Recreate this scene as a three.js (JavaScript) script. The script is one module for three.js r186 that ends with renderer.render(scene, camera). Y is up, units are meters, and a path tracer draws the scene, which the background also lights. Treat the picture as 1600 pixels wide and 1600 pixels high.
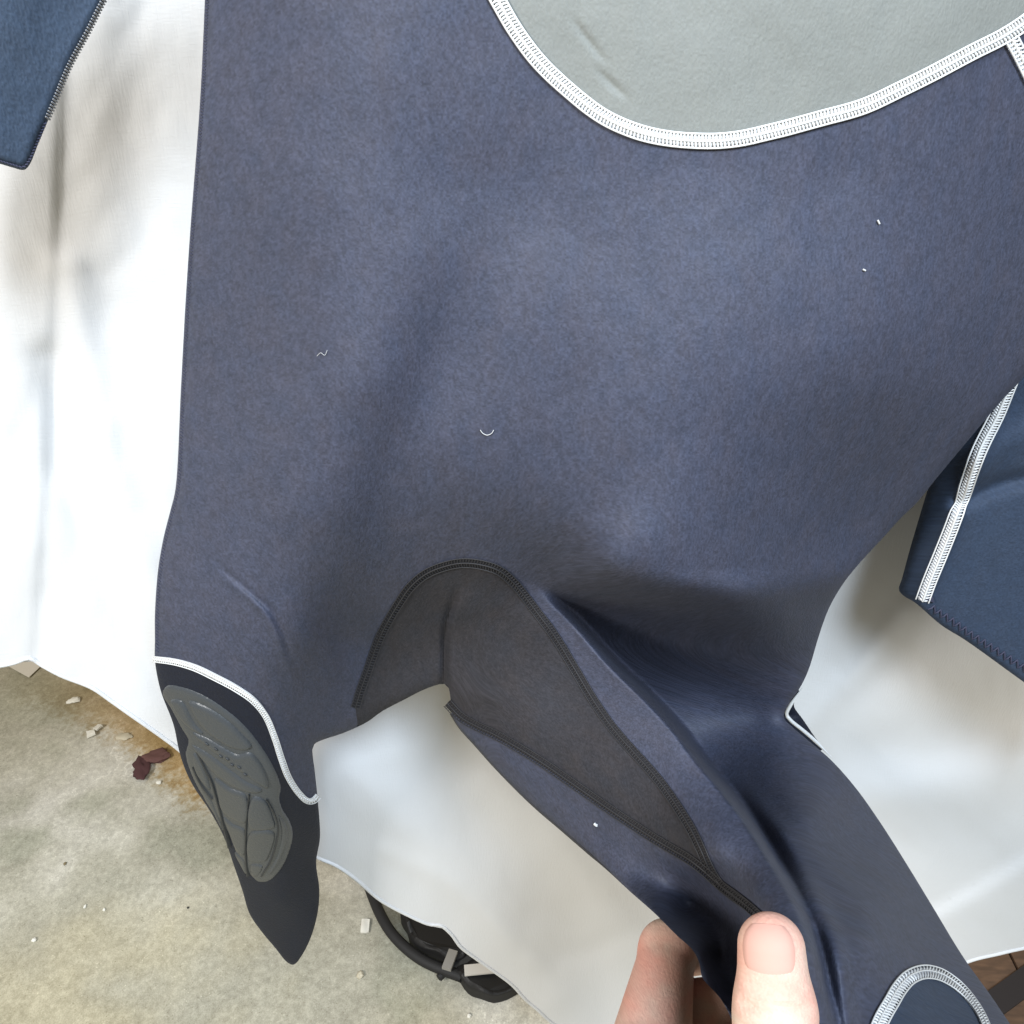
import * as THREE from 'three';
import { ImprovedNoise } from 'three/addons/math/ImprovedNoise.js';
import { MarchingCubes } from 'three/addons/objects/MarchingCubes.js';
import { mergeVertices } from 'three/addons/utils/BufferGeometryUtils.js';
import { RectAreaLightUniformsLib } from 'three/addons/lights/RectAreaLightUniformsLib.js';

// ---------------------------------------------------------------- camera, light, exposure
const scene = new THREE.Scene();
const PITCH = 32 * Math.PI / 180, FOV = 60, EYE = new THREE.Vector3(0, 1.3, 0.42);
const camera = new THREE.PerspectiveCamera(FOV, 1, 0.02, 30);
camera.position.copy(EYE);
camera.rotation.set(-PITCH, 0, 0);
camera.updateMatrixWorld(true);
const renderer = new THREE.WebGLRenderer();
renderer.toneMapping = THREE.LinearToneMapping;
renderer.toneMappingExposure = 1.0;
renderer.shadowMap.enabled = true;
scene.background = new THREE.Color().setRGB(0.32, 0.272, 0.195);       // warm tone of the garage around
RectAreaLightUniformsLib.init();
function softLight(name, label, pos, aim, w, h, color, nits) {
  const g = new THREE.Group(); g.name = name; g.position.set(...pos); g.lookAt(...aim);
  g.userData = { label, category: 'unseen_lamp' };
  const L = new THREE.RectAreaLight(new THREE.Color().setRGB(...color), nits, w, h);
  L.castShadow = true; L.rotation.y = Math.PI; L.position.z = 0.012; g.add(L);
  const face = new THREE.Mesh(new THREE.BoxGeometry(w, h, 0.01), new THREE.MeshStandardMaterial({ color: 0x222222, emissive: new THREE.Color().setRGB(...color), emissiveIntensity: 1 }));
  face.name = 'unseen_lamp_panel'; g.add(face);
  const unseen_housing = new THREE.Mesh(new THREE.BoxGeometry(w + 0.06, h + 0.06, 0.05), new THREE.MeshStandardMaterial({ color: 0x333333, roughness: 0.6 }));
  unseen_housing.name = 'unseen_housing'; unseen_housing.position.z = -0.031; g.add(unseen_housing);
  scene.add(g);
}
softLight('unseen_lamp', 'unseen square light panel out of view at left, lighting suit and sheet', [-1.75, 2.5, 1.65], [0.05, 0.95, 0], 0.6, 0.6, [1, 0.98, 0.95], 74);  // out of view, placed to light the suit and sheet from the left
softLight('unseen_lamp_001', 'unseen bluish light panel out of view at right, lighting suit and sheet', [0.42, 2.6, 1.35], [0.05, 1.0, 0], 0.7, 0.7, [0.72, 0.85, 1], 54);  // out of view, placed for the cool light on torso and sheet

// ---------------------------------------------------------------- helpers
const V = (x, y, z) => new THREE.Vector3(x, y, z);
const FPX = 800 / Math.tan(FOV / 2 * Math.PI / 180), CP = Math.cos(PITCH), SP = Math.sin(PITCH);
const noise = new ImprovedNoise();
const N = (x, y, z = 0.37) => noise.noise(x, y, z);
let seed = 7;
const rnd = () => { seed = (seed * 16807) % 2147483647; return seed / 2147483647; };
const clamp = (x, a, b) => Math.min(b, Math.max(a, x));
const sstep = (a, b, x) => { const t = clamp((x - a) / (b - a), 0, 1); return t * t * (3 - 2 * t); };
function ray(px, py) {              // direction whose component along the optical axis is 1
  const x = (px - 800) / FPX, y = -(py - 800) / FPX;
  return V(x, y * CP - SP, -y * SP - CP);
}
function at(px, py, z) { const d = ray(px, py); return d.multiplyScalar((z - EYE.z) / d.z).add(EYE); }       // on the upright plane at z
function deep(px, py, t) { return ray(px, py).multiplyScalar(t).add(EYE); }                                   // at a distance along the axis
function ground(px, py, y = 0) { const d = ray(px, py); return d.multiplyScalar((y - EYE.y) / d.y).add(EYE); }
function smooth(pts, closed = false, step = 8) {
  const c = new THREE.CatmullRomCurve3(pts.map(p => V(p[0], p[1], 0)), closed, 'centripetal');
  let L = 0; for (let i = 1; i < pts.length; i++) L += Math.hypot(pts[i][0] - pts[i - 1][0], pts[i][1] - pts[i - 1][1]);
  const n = Math.max(8, Math.round(L / step)); c.arcLengthDivisions = n * 4;
  const out = c.getSpacedPoints(n).map(p => [p.x, p.y]);
  if (closed) out.pop();
  return out;
}
function segDist(x, y, P, closed) {
  let m = 1e18; const n = P.length;
  for (let i = closed ? 0 : 1, j = closed ? n - 1 : 0; i < n; j = i++) {
    const ax = P[j][0], ay = P[j][1], bx = P[i][0] - ax, by = P[i][1] - ay, l = bx * bx + by * by;
    let t = l ? ((x - ax) * bx + (y - ay) * by) / l : 0; t = t < 0 ? 0 : t > 1 ? 1 : t;
    const dx = ax + t * bx - x, dy = ay + t * by - y, q = dx * dx + dy * dy;
    if (q < m) m = q;
  }
  return Math.sqrt(m);
}
function within(x, y, P) {
  let r = false;
  for (let i = 0, j = P.length - 1; i < P.length; j = i++)
    if ((P[i][1] > y) !== (P[j][1] > y) && x < (P[j][0] - P[i][0]) * (y - P[i][1]) / (P[j][1] - P[i][1]) + P[i][0]) r = !r;
  return r;
}
const signed = (x, y, P) => (within(x, y, P) ? 1 : -1) * segDist(x, y, P, true);      // positive inside
function sideDist(x, y, P) {         // signed distance to an open curve (positive to the right when walking down it)
  let m = 1e18, s = 1, tt = 0;
  for (let i = 1; i < P.length; i++) {
    const ax = P[i - 1][0], ay = P[i - 1][1], bx = P[i][0] - ax, by = P[i][1] - ay, l = bx * bx + by * by;
    let t = l ? ((x - ax) * bx + (y - ay) * by) / l : 0; const tc = clamp(t, 0, 1);
    const dx = x - ax - tc * bx, dy = y - ay - tc * by, q = dx * dx + dy * dy;
    if (q < m) { m = q; s = bx * (y - ay) - by * (x - ax) > 0 ? -1 : 1; tt = (i - 1 + tc) / (P.length - 1); }
  }
  return [Math.sqrt(m) * s, tt];
}
// a flat triangulation of an outline: marching squares over a grid
function fillOutline(P, cell) {
  let x0 = 1e9, x1 = -1e9, y0 = 1e9, y1 = -1e9;
  for (const [x, y] of P) { x0 = Math.min(x0, x); x1 = Math.max(x1, x); y0 = Math.min(y0, y); y1 = Math.max(y1, y); }
  x0 -= cell * 1.37; y0 -= cell * 1.41; const nx = Math.ceil((x1 - x0) / cell) + 2, ny = Math.ceil((y1 - y0) / cell) + 2;
  const sd = new Float32Array(nx * ny);
  for (let j = 0; j < ny; j++) for (let i = 0; i < nx; i++) sd[j * nx + i] = signed(x0 + i * cell, y0 + j * cell, P) || 1e-4;
  const pts = [], idx = [], node = new Map(), edge = new Map();
  const nodeV = (i, j) => { const k = j * nx + i; if (!node.has(k)) { node.set(k, pts.length); pts.push([x0 + i * cell, y0 + j * cell]); } return node.get(k); };
  const edgeV = (i, j, i2, j2) => {
    const a = j * nx + i, b = j2 * nx + i2, k = Math.min(a, b) * 1e7 + Math.max(a, b);
    if (!edge.has(k)) {
      const t = clamp(sd[a] / (sd[a] - sd[b]), 0.001, 0.999);
      edge.set(k, pts.length); pts.push([x0 + (i + (i2 - i) * t) * cell, y0 + (j + (j2 - j) * t) * cell]);
    }
    return edge.get(k);
  };
  for (let j = 0; j < ny - 1; j++) for (let i = 0; i < nx - 1; i++) {
    const c = [[i, j], [i, j + 1], [i + 1, j + 1], [i + 1, j]], poly = [];
    for (let k = 0; k < 4; k++) {
      const [a, b] = c[k], [a2, b2] = c[(k + 1) % 4], s = sd[b * nx + a] > 0, s2 = sd[b2 * nx + a2] > 0;
      if (s) poly.push(nodeV(a, b));
      if (s !== s2) poly.push(edgeV(a, b, a2, b2));
    }
    for (let k = 2; k < poly.length; k++) idx.push(poly[0], poly[k - 1], poly[k]);
  }
  return { pts, idx };
}
function geo(pos, uv, idx) {
  const g = new THREE.BufferGeometry();
  g.setAttribute('position', new THREE.Float32BufferAttribute(pos, 3));
  g.setAttribute('uv', new THREE.Float32BufferAttribute(uv, 2));
  g.setIndex(idx); g.computeVertexNormals();
  return g;
}
const used = {};
function numbered(n) { const k = used[n] = (used[n] ?? -1) + 1; return k ? n + '_' + String(k).padStart(3, '0') : n; }
function mesh(name, g, m, parent = scene) {
  const o = new THREE.Mesh(g, m); o.name = parent === scene ? numbered(name) : name; o.castShadow = o.receiveShadow = true; parent.add(o); return o;
}
function tag(o, label, category, group) { o.userData.label = label; o.userData.category = category; if (group) o.userData.group = group; return o; }
const stuff = o => { o.userData.kind = 'stuff'; return o; };
function thing(name, label, category, p = [0, 0, 0]) {
  const o = new THREE.Group(); o.name = numbered(name); o.position.set(...p); scene.add(o); return tag(o, label, category);
}

// ---------------------------------------------------------------- materials
function tex(w, h, f, srgb = true) {
  const d = new Uint8Array(w * h * 4);
  for (let j = 0; j < h; j++) for (let i = 0; i < w; i++) {
    const c = f(i, j), k = (j * w + i) * 4;
    for (let q = 0; q < 3; q++) d[k + q] = clamp(Math.round(255 * (c.length ? c[q] : c)), 0, 255);
    d[k + 3] = 255;
  }
  const t = new THREE.DataTexture(d, w, h); t.wrapS = t.wrapT = THREE.RepeatWrapping; t.magFilter = THREE.LinearFilter; t.minFilter = THREE.LinearMipmapLinearFilter; t.generateMipmaps = true;
  if (srgb) t.colorSpace = THREE.SRGBColorSpace;
  t.needsUpdate = true; return t;
}
// tileable noise on a w-cell torus
function tileNoise(w, h, fx, fy, oct, sd) {
  const out = new Float32Array(w * h);
  let amp = 1, tot = 0;
  for (let o = 0; o < oct; o++) {
    const gx = Math.max(1, Math.round(fx * 2 ** o)), gy = Math.max(1, Math.round(fy * 2 ** o)), g = new Float32Array(gx * gy);
    let s = sd * 7919 + o * 104729 + 13; for (let i = 0; i < g.length; i++) { s = (s * 16807) % 2147483647; g[i] = s / 2147483647; }
    for (let j = 0; j < h; j++) for (let i = 0; i < w; i++) {
      const u = i / w * gx, v = j / h * gy, a = Math.floor(u), b = Math.floor(v); let p = u - a, q = v - b; p = p * p * (3 - 2 * p); q = q * q * (3 - 2 * q);
      const a1 = (a + 1) % gx, b1 = (b + 1) % gy;
      out[j * w + i] += amp * ((g[b * gx + a] * (1 - p) + g[b * gx + a1] * p) * (1 - q) + (g[b1 * gx + a] * (1 - p) + g[b1 * gx + a1] * p) * q);
    }
    tot += amp; amp *= 0.55;
  }
  for (let i = 0; i < out.length; i++) out[i] /= tot;
  return out;
}
const TN = 1024;
const napA = tileNoise(TN, TN, 300, 190, 1, 3), napB = tileNoise(TN, TN, 400, 400, 1, 5), napC = tileNoise(TN, TN, 36, 22, 3, 9), napD = tileNoise(TN, TN, 90, 60, 2, 21);
const REP = 1 / 0.26;
function napMap(rgb, k = 1) {
  const t = tex(TN, TN, (i, j) => {
    const q = j * TN + i, v = 1 + k * ((napA[q] - 0.5) * 0.22 + (napB[q] - 0.5) * 0.20 + (napD[q] - 0.5) * 0.13 + (napC[q] - 0.5) * 0.05), w = (napC[q] - 0.5) * 0.02 * k;
    return [rgb[0] * v + w, rgb[1] * v, rgb[2] * v - w];
  });
  t.repeat.set(REP, REP); return t;
}
const napBump = tex(TN, TN, (i, j) => { const q = j * TN + i; return 0.5 * napA[q] + 0.42 * napB[q] + 0.08 * napD[q]; }, false);
napBump.repeat.set(REP, REP);
function nap(rgb, o = {}) {
  return new THREE.MeshPhysicalMaterial({ map: napMap(rgb, o.k ?? 1), bumpMap: napBump, bumpScale: o.bump ?? 0.0004, roughness: o.rough ?? 0.78, side: THREE.DoubleSide,
    sheen: o.sheen ?? 0.16, sheenRoughness: 0.5, sheenColor: new THREE.Color().setRGB(0.55, 0.6, 0.72), specularIntensity: o.spec ?? 0.5 });
}
const M = {
  suit: nap([0.220, 0.232, 0.290], { k: 0.85, rough: 0.66, spec: 0.7, sheen: 0.05, bump: 0.0002 }),
  gusset: nap([0.178, 0.173, 0.187], { k: 0.8, sheen: 0.06, bump: 0.0002 }),
  chest: nap([0.465, 0.472, 0.455], { k: 0.12, bump: 0.0002, rough: 0.62, sheen: 0.2 }),
  smooth: nap([0.08, 0.096, 0.142], { k: 0.5, bump: 0.0003, rough: 0.65, sheen: 0.06 }),
  seamTape: nap([0.135, 0.13, 0.142], { k: 0.6 }),
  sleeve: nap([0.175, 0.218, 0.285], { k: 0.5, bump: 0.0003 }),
  sleeveLit: nap([0.235, 0.285, 0.355], { k: 0.5, bump: 0.0003 }),  // same cloth as sleeve, colour lightened for the light on the left sleeve
  inside: new THREE.MeshStandardMaterial({ color: 0x23262e, roughness: 0.9, side: THREE.DoubleSide }),
  white: new THREE.MeshStandardMaterial({ color: new THREE.Color().setRGB(0.62, 0.62, 0.61), roughness: 0.75 }),
  tape: new THREE.MeshStandardMaterial({ color: new THREE.Color().setRGB(0.58, 0.58, 0.58), roughness: 0.9 }),
  paleTape: new THREE.MeshStandardMaterial({ color: new THREE.Color().setRGB(0.62, 0.61, 0.59), roughness: 0.8 }),
  grey: new THREE.MeshStandardMaterial({ color: new THREE.Color().setRGB(0.33, 0.34, 0.36), roughness: 0.8 }),
  darkThread: new THREE.MeshStandardMaterial({ color: new THREE.Color().setRGB(0.022, 0.021, 0.022), roughness: 0.8 }),
  dimThread: new THREE.MeshStandardMaterial({ color: new THREE.Color().setRGB(0.022, 0.021, 0.023), roughness: 0.75 }),
  navyThread: new THREE.MeshStandardMaterial({ color: new THREE.Color().setRGB(0.03, 0.032, 0.06), roughness: 0.8 }),
  pad: new THREE.MeshPhysicalMaterial({ color: new THREE.Color().setRGB(0.044, 0.049, 0.054), roughness: 0.36, bumpMap: napBump, bumpScale: 0.00025, side: THREE.DoubleSide, specularIntensity: 0.8 }),
  padDark: new THREE.MeshStandardMaterial({ color: new THREE.Color().setRGB(0.022, 0.024, 0.026), roughness: 0.6, side: THREE.DoubleSide }),
};

// ---------------------------------------------------------------- a padded sheet: one outline, one relief, a front and a back
class Shell {
  constructor(outline, relief, { thick = 0.008, round = 24, cell = 4, dir = [0, 0.53, 0.85] } = {}) {
    Object.assign(this, { P: outline, relief, thick, round, D: V(...dir).normalize() });
    let x0 = 1e9, x1 = -1e9, y0 = 1e9, y1 = -1e9;
    for (const [x, y] of outline) { x0 = Math.min(x0, x); x1 = Math.max(x1, x); y0 = Math.min(y0, y); y1 = Math.max(y1, y); }
    const c = this.c = cell; this.x0 = x0 - 12 * c; this.y0 = y0 - 12 * c;
    const nx = this.nx = Math.ceil((x1 - this.x0) / c) + 13, ny = this.ny = Math.ceil((y1 - this.y0) / c) + 13;
    this.z = new Float32Array(nx * ny); this.d = new Float32Array(nx * ny);
    for (let j = 0; j < ny; j++) for (let i = 0; i < nx; i++) {
      const x = this.x0 + i * c, y = this.y0 + j * c;
      this.d[j * nx + i] = signed(x, y, outline);
      this.z[j * nx + i] = relief(x, y);
    }
  }
  look(A, x, y) {
    const u = clamp((x - this.x0) / this.c, 0, this.nx - 1.001), v = clamp((y - this.y0) / this.c, 0, this.ny - 1.001), i = Math.floor(u), j = Math.floor(v), p = u - i, q = v - j, k = j * this.nx + i;
    return (A[k] * (1 - p) + A[k + 1] * p) * (1 - q) + (A[k + this.nx] * (1 - p) + A[k + this.nx + 1] * p) * q;
  }
  S(x, y) { return at(x, y, this.look(this.z, x, y)); }
  h(x, y) { const d = this.look(this.d, x, y), t = clamp(d / this.round, 0, 1); return this.thick * Math.sqrt(1 - (1 - t) * (1 - t)); }
  F(x, y) { const s = this.S(x, y); return s.addScaledVector(EYE.clone().sub(s).normalize(), this.h(x, y)); }
  B(x, y) { const s = this.S(x, y); return s.addScaledVector(EYE.clone().sub(s).normalize(), -this.h(x, y) - 0.0004); }
  n(x, y, e = 4) {
    const a = this.F(x + e, y).sub(this.F(x - e, y)), b = this.F(x, y - e).sub(this.F(x, y + e));
    return a.cross(b).normalize();
  }
  patch(outline, { cell = 4, lift = 0, round = 0, back = false } = {}) {       // part of the front (or back) inside an outline; lifted patches get a rounded rim
    const { pts, idx } = fillOutline(outline, cell), pos = [], uv = [];
    for (const [x, y] of pts) {
      const p = back ? this.B(x, y) : this.F(x, y);
      if (lift) { const d = round ? clamp(segDist(x, y, outline, true) / round, 0, 1) : 1; p.addScaledVector(this.n(x, y), lift * Math.sqrt(1 - (1 - d) * (1 - d)) - (round ? 0.0004 : 0)); }
      pos.push(p.x, p.y, p.z); uv.push(p.x - 0.45 * p.z, 0.85 * p.y - 0.53 * p.z);
    }
    if (back) for (let i = 0; i < idx.length; i += 3) [idx[i + 1], idx[i + 2]] = [idx[i + 2], idx[i + 1]];
    return geo(pos, uv, idx);
  }
}
// collects thread pieces and ribbons
class Threads {
  constructor() { this.pos = []; this.uv = []; this.idx = []; }
  tube(P, R, U, sides = 5) {                      // points, radii, up vectors
    const base = this.pos.length / 3, n = P.length;
    for (let i = 0; i < n; i++) {
      const t = P[Math.min(n - 1, i + 1)].clone().sub(P[Math.max(0, i - 1)]).normalize(), s = t.clone().cross(U[i] ?? U[0]).normalize(), u = s.clone().cross(t);
      const r = Array.isArray(R) ? R[i] : R;
      for (let k = 0; k < sides; k++) {
        const a = k / sides * Math.PI * 2, p = P[i].clone().addScaledVector(s, Math.cos(a) * r).addScaledVector(u, Math.sin(a) * r);
        this.pos.push(p.x, p.y, p.z); this.uv.push(i * 0.1, k / sides);
      }
    }
    for (let i = 0; i < n - 1; i++) for (let k = 0; k < sides; k++) {
      const a = base + i * sides + k, b = base + i * sides + (k + 1) % sides, c = a + sides, d = b + sides;
      this.idx.push(a, c, b, b, c, d);
    }
    for (const e of [0, n - 1]) for (let k = 1; k < sides - 1; k++) { const a = base + e * sides; e ? this.idx.push(a, a + k + 1, a + k) : this.idx.push(a, a + k, a + k + 1); }
  }
  stitch(a, b, n, r) {                            // a short arched thread lying from a to b
    const m = a.clone().add(b).multiplyScalar(0.5).addScaledVector(n, r * 0.9);
    this.tube([a, m, b], [r * 0.7, r, r * 0.7], [n, n, n], 5);
  }
  ribbon(sh, C, wl, wr, lift) {                   // flat tape along a curve on a shell
    const base = this.pos.length / 3, K = 5;
    C.forEach((p, i) => {
      const q0 = C[Math.max(0, i - 1)], q1 = C[Math.min(C.length - 1, i + 1)], l = Math.hypot(q1[0] - q0[0], q1[1] - q0[1]) || 1, nx = -(q1[1] - q0[1]) / l, ny = (q1[0] - q0[0]) / l;
      const f = i / (C.length - 1), a = typeof wl === 'function' ? wl(f) : wl, b = typeof wr === 'function' ? wr(f) : wr;
      for (let k = 0; k < K; k++) {
        const o = -a + (a + b) * k / (K - 1), x = p[0] + nx * o, y = p[1] + ny * o, e = k === 0 || k === K - 1 ? -0.0006 : lift;
        const v = sh.F(x, y).addScaledVector(sh.n(x, y), e); this.pos.push(v.x, v.y, v.z); this.uv.push(v.x, v.y);
      }
    });
    for (let i = 0; i < C.length - 1; i++) for (let k = 0; k < K - 1; k++) { const a = base + i * K + k; this.idx.push(a, a + 1, a + K, a + 1, a + K + 1, a + K); }
  }
  build(name, m, parent) { return mesh(name, geo(this.pos, this.uv, this.idx), m, parent); }
}
function offsetCurve(C, o) {
  return C.map((p, i) => {
    const q0 = C[Math.max(0, i - 1)], q1 = C[Math.min(C.length - 1, i + 1)], l = Math.hypot(q1[0] - q0[0], q1[1] - q0[1]) || 1;
    const v = typeof o === 'function' ? o(i / (C.length - 1)) : o;
    return [p[0] - (q1[1] - q0[1]) / l * v, p[1] + (q1[0] - q0[0]) / l * v];
  });
}
function onShell(sh, C, lift) { const P = [], U = []; for (const [x, y] of C) { const n = sh.n(x, y); P.push(sh.F(x, y).addScaledVector(n, lift)); U.push(n); } return [P, U]; }
// flatlock seam: tape, lengthwise cover threads and two rows of slanted stitches
function flatlock(sh, pts, { w, pitch = 5.6, r = 0.0005, tape, thread, parent, slant = 1.5, rails = [-1, 0, 1], lift = 0.0008 }) {
  const g = new THREE.Group(); g.name = 'seam'; parent.add(g);
  const W = typeof w === 'function' ? w : () => w, C = smooth(pts, false, pitch);
  const T = new Threads(); T.ribbon(sh, C, f => W(f), f => W(f), lift); T.build('seam_tape', tape, g);
  const R = new Threads();
  for (const k of rails) { const [P, U] = onShell(sh, offsetCurve(C, f => k * W(f) * 0.92), lift + 0.0003); R.tube(P, r * (k ? 0.9 : 1.25), U, 5); }
  for (let s = 0; s < rails.length - 1; s++) {
    const A = offsetCurve(C, f => rails[s] * W(f) * 0.92), B = offsetCurve(C, f => rails[s + 1] * W(f) * 0.92);
    for (let i = 0; i < C.length - 1; i++) {
      const j = clamp(i + (s ? 1 : -1), 0, C.length - 1), bx = B[i][0] + (B[j][0] - B[i][0]) * slant * 0.2 + (rnd() - 0.5), by = B[i][1] + (B[j][1] - B[i][1]) * slant * 0.2 + (rnd() - 0.5);
      const n = sh.n(A[i][0], A[i][1]), a = sh.F(A[i][0], A[i][1]).addScaledVector(n, lift), b = sh.F(bx, by).addScaledVector(n, lift);
      R.stitch(a, b, n, r * (0.9 + 0.25 * rnd()));
    }
  }
  stuff(R.build('stitching', thread, g));
  return g;
}

// ---------------------------------------------------------------- floor
const FT = 1024;
const fA = tileNoise(FT, FT, 7, 7, 5, 31), fB = tileNoise(FT, FT, 60, 60, 3, 37), fC = tileNoise(FT, FT, 14, 14, 4, 41), fD = tileNoise(FT, FT, 4, 4, 3, 43);
const ochreLine = smooth([[-40, 1035], [60, 1050], [140, 1085], [200, 1125], [275, 1180], [330, 1225]], false, 8).map(([x, y]) => ground(x, y));
const floorW = 2.4;   // metres across one tile of the map
const floorMap = tex(2048, 2048, (i, j) => {
  const q = (Math.floor(j / 2) % FT) * FT + Math.floor(i / 2) % FT, q2 = ((j * 3) % FT) * FT + (i * 3) % FT;
  const x = (i / 2048 - 0.5) * floorW - 0.5, z = -((j / 2048 - 0.5) * floorW) - 0.75;
  let a = fA[q], b = fB[q2], c = fC[q], r = 0.67, g = 0.655, bl = 0.59;
  const m = (a - 0.5) * 0.26 + (b - 0.5) * 0.14 + (c - 0.5) * 0.18 + (rnd() - 0.5) * 0.10; r += m; g += m; bl += m * 0.95;
  const white = sstep(0.52, 0.68, fD[q] * 0.6 + c * 0.4); r += white * 0.10; g += white * 0.10; bl += white * 0.12;     // lime bloom
  const brown = sstep(0.5, 0.66, a * 0.55 + fA[(q * 7 + 3331) % (FT * FT)] * 0.02 + (1 - fD[q]) * 0.43); r -= brown * 0.045; g -= brown * 0.06; bl -= brown * 0.09;
  const green = sstep(0.48, 0.7, 1 - c) * 0.018; r -= green * 0.5; bl -= green * 0.2;
  const speck = fB[(q2 * 3 + 77) % (FT * FT)]; const pit = rnd(); if (pit < 0.0016) { r -= 0.2; g -= 0.2; bl -= 0.2; } else if (pit > 0.9986) { r += 0.18; g += 0.18; bl += 0.17; }
  const vein = sstep(0.016, 0.0, Math.abs(fC[(q * 3 + 91) % (FT * FT)] - 0.5)) * white; r += vein * 0.10; g += vein * 0.10; bl += vein * 0.10;
  if (speck > 0.80) { r -= 0.09; g -= 0.10; bl -= 0.1; } if (speck < 0.2) { r += 0.06; g += 0.06; bl += 0.06; }
  // rusty stain with a ragged rim along the foot of the sheet
  let d = 9; for (let k = 0; k < ochreLine.length; k += 2) d = Math.min(d, Math.hypot(ochreLine[k].x - x, ochreLine[k].z - z));
  const st = sstep(0.085, 0.02, d + (c - 0.5) * 0.10 + (b - 0.5) * 0.05) * sstep(-1.15, -0.6, x + 0.35 - 0.35); r -= st * 0.06; g -= st * 0.15; bl -= st * 0.27;
  return [r, g, bl];
});
const floorBump = tex(FT, FT, (i, j) => { const q = j * FT + i; return 0.5 * fB[q] + 0.5 * fC[q]; }, false);
{
  const g = new THREE.PlaneGeometry(8, 8, 8, 8); g.rotateX(-Math.PI / 2);
  const p = g.attributes.position, uv = g.attributes.uv;
  for (let i = 0; i < p.count; i++) uv.setXY(i, (p.getX(i) + 0.5) / floorW + 0.5, -(p.getZ(i) + 0.75) / floorW + 0.5);
  const f = mesh('floor', g, new THREE.MeshStandardMaterial({ map: floorMap, bumpMap: floorBump, bumpScale: 0.004, roughness: 0.85 }));
  f.userData.kind = 'structure';
}

// ---------------------------------------------------------------- white sheet behind the suit
const hemPts = [[-900, 1150], [-300, 1078], [0, 1043], [24, 1038], [46, 1031], [66, 1042], [96, 1058], [144, 1077], [172, 1096], [200, 1116], [240, 1144], [278, 1172], [350, 1235], [430, 1303], [496, 1342], [526, 1355], [560, 1379], [581, 1398], [598, 1411], [635, 1431], [672, 1447], [688, 1448], [706, 1463], [719, 1481], [748, 1503], [772, 1520], [800, 1541], [822, 1565], [841, 1581], [858, 1597], [900, 1622], [980, 1640], [1150, 1643], [1350, 1600], [1450, 1540], [1510, 1506], [1560, 1493], [1600, 1484], [1800, 1450], [2500, 1400]];
const hem = smooth(hemPts, false, 8);
const sheetOutline = [...hem.map(p => [p[0], p[1]]), [2500, -800], [-900, -800]];
const pleat = smooth([[118, -800], [108, -200], [98, 60], [94, 170], [88, 320], [80, 520], [72, 700], [60, 900], [50, 1032], [48, 1060]], false, 20);
const crease = smooth([[1380, 1480], [1465, 1424], [1530, 1388], [1600, 1346], [1750, 1280]], false, 20);
function fold(x, y, P, w, amp) { const [d] = sideDist(x, y, P); return amp * Math.exp(-(d * d) / (w * w)); }
const folds = [
  [[[150, -300], [165, 60], [150, 260], [215, 420], [300, 640]], 40, 0.002], [[[240, -300], [215, 100], [200, 300], [250, 520], [330, 800]], 46, -0.002],
  [[[110, 420], [150, 640], [230, 900], [330, 1100]], 30, 0.007], [[[75, 560], [110, 760], [190, 960], [300, 1130]], 26, -0.006], [[[20, -200], [10, 300], [-10, 700], [-30, 1040]], 45, 0.006],
  [[[1420, 960], [1370, 1020], [1290, 1100], [1220, 1180]], 20, 0.005], [[[1600, 1090], [1450, 1170], [1360, 1180]], 60, -0.008], [[[1330, 1240], [1480, 1230], [1650, 1190]], 50, 0.008],
  [[[520, 1180], [640, 1300], [760, 1420], [860, 1560]], 40, 0.007], [[[640, 1120], [740, 1260], [880, 1420], [960, 1600]], 45, -0.007], [[[760, 1230], [860, 1300], [1000, 1480]], 30, 0.005],
  [[[600, 1330], [700, 1380], [830, 1500]], 16, 0.0025], [[[980, 1460], [900, 1490], [820, 1490]], 14, -0.0015],
].map(([p, w, a]) => [smooth(p, false, 24), w, a]);
function sheetZ(x, y) {
  let z = -0.13 + 0.008 * N(x / 340, y / 900) + 0.0016 * N(x / 130 + y / 300, y / 360, 3.1);
  const [dp] = sideDist(x, y, pleat); z += -0.003 * (1 - sstep(-8, 6, -dp)) + 0.0008 * Math.exp(-(((dp + 25) / 22) ** 2));
  const [dc] = sideDist(x, y, crease);
  if (x > 1250 && y > 1150) z += 0.006 * sstep(14, -14, dc) * sstep(1300, 1420, x) * Math.exp(-((dc / 90) ** 2)) ;
  for (const [P, w, a] of folds) z += 0.75 * fold(x, y, P, w, a);
  z += 0.032 * Math.exp(-(((x - 540) / 150) ** 2) - (((y - 1260) / 170) ** 2));      // the sheet bulges towards the hanging leg
  z += 0.0016 * Math.abs(N(x / 95 + y / 210, y / 150 - x / 320, 5.3)) + 0.0009 * Math.abs(N(x / 40 - y / 90, y / 70 + x / 160, 9.1));
  return z;
}
const linenA = tileNoise(512, 512, 128, 20, 1, 61), linenB = tileNoise(512, 512, 20, 128, 1, 67);
const linenBump = tex(512, 512, (i, j) => 0.5 * linenA[j * 512 + i] + 0.5 * linenB[j * 512 + i], false); linenBump.repeat.set(12, 12);
const linen = new THREE.MeshPhysicalMaterial({ color: new THREE.Color().setRGB(0.61, 0.61, 0.61), roughness: 0.9, bumpMap: linenBump, bumpScale: 0.00012, side: THREE.DoubleSide, specularIntensity: 0.25 });
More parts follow.
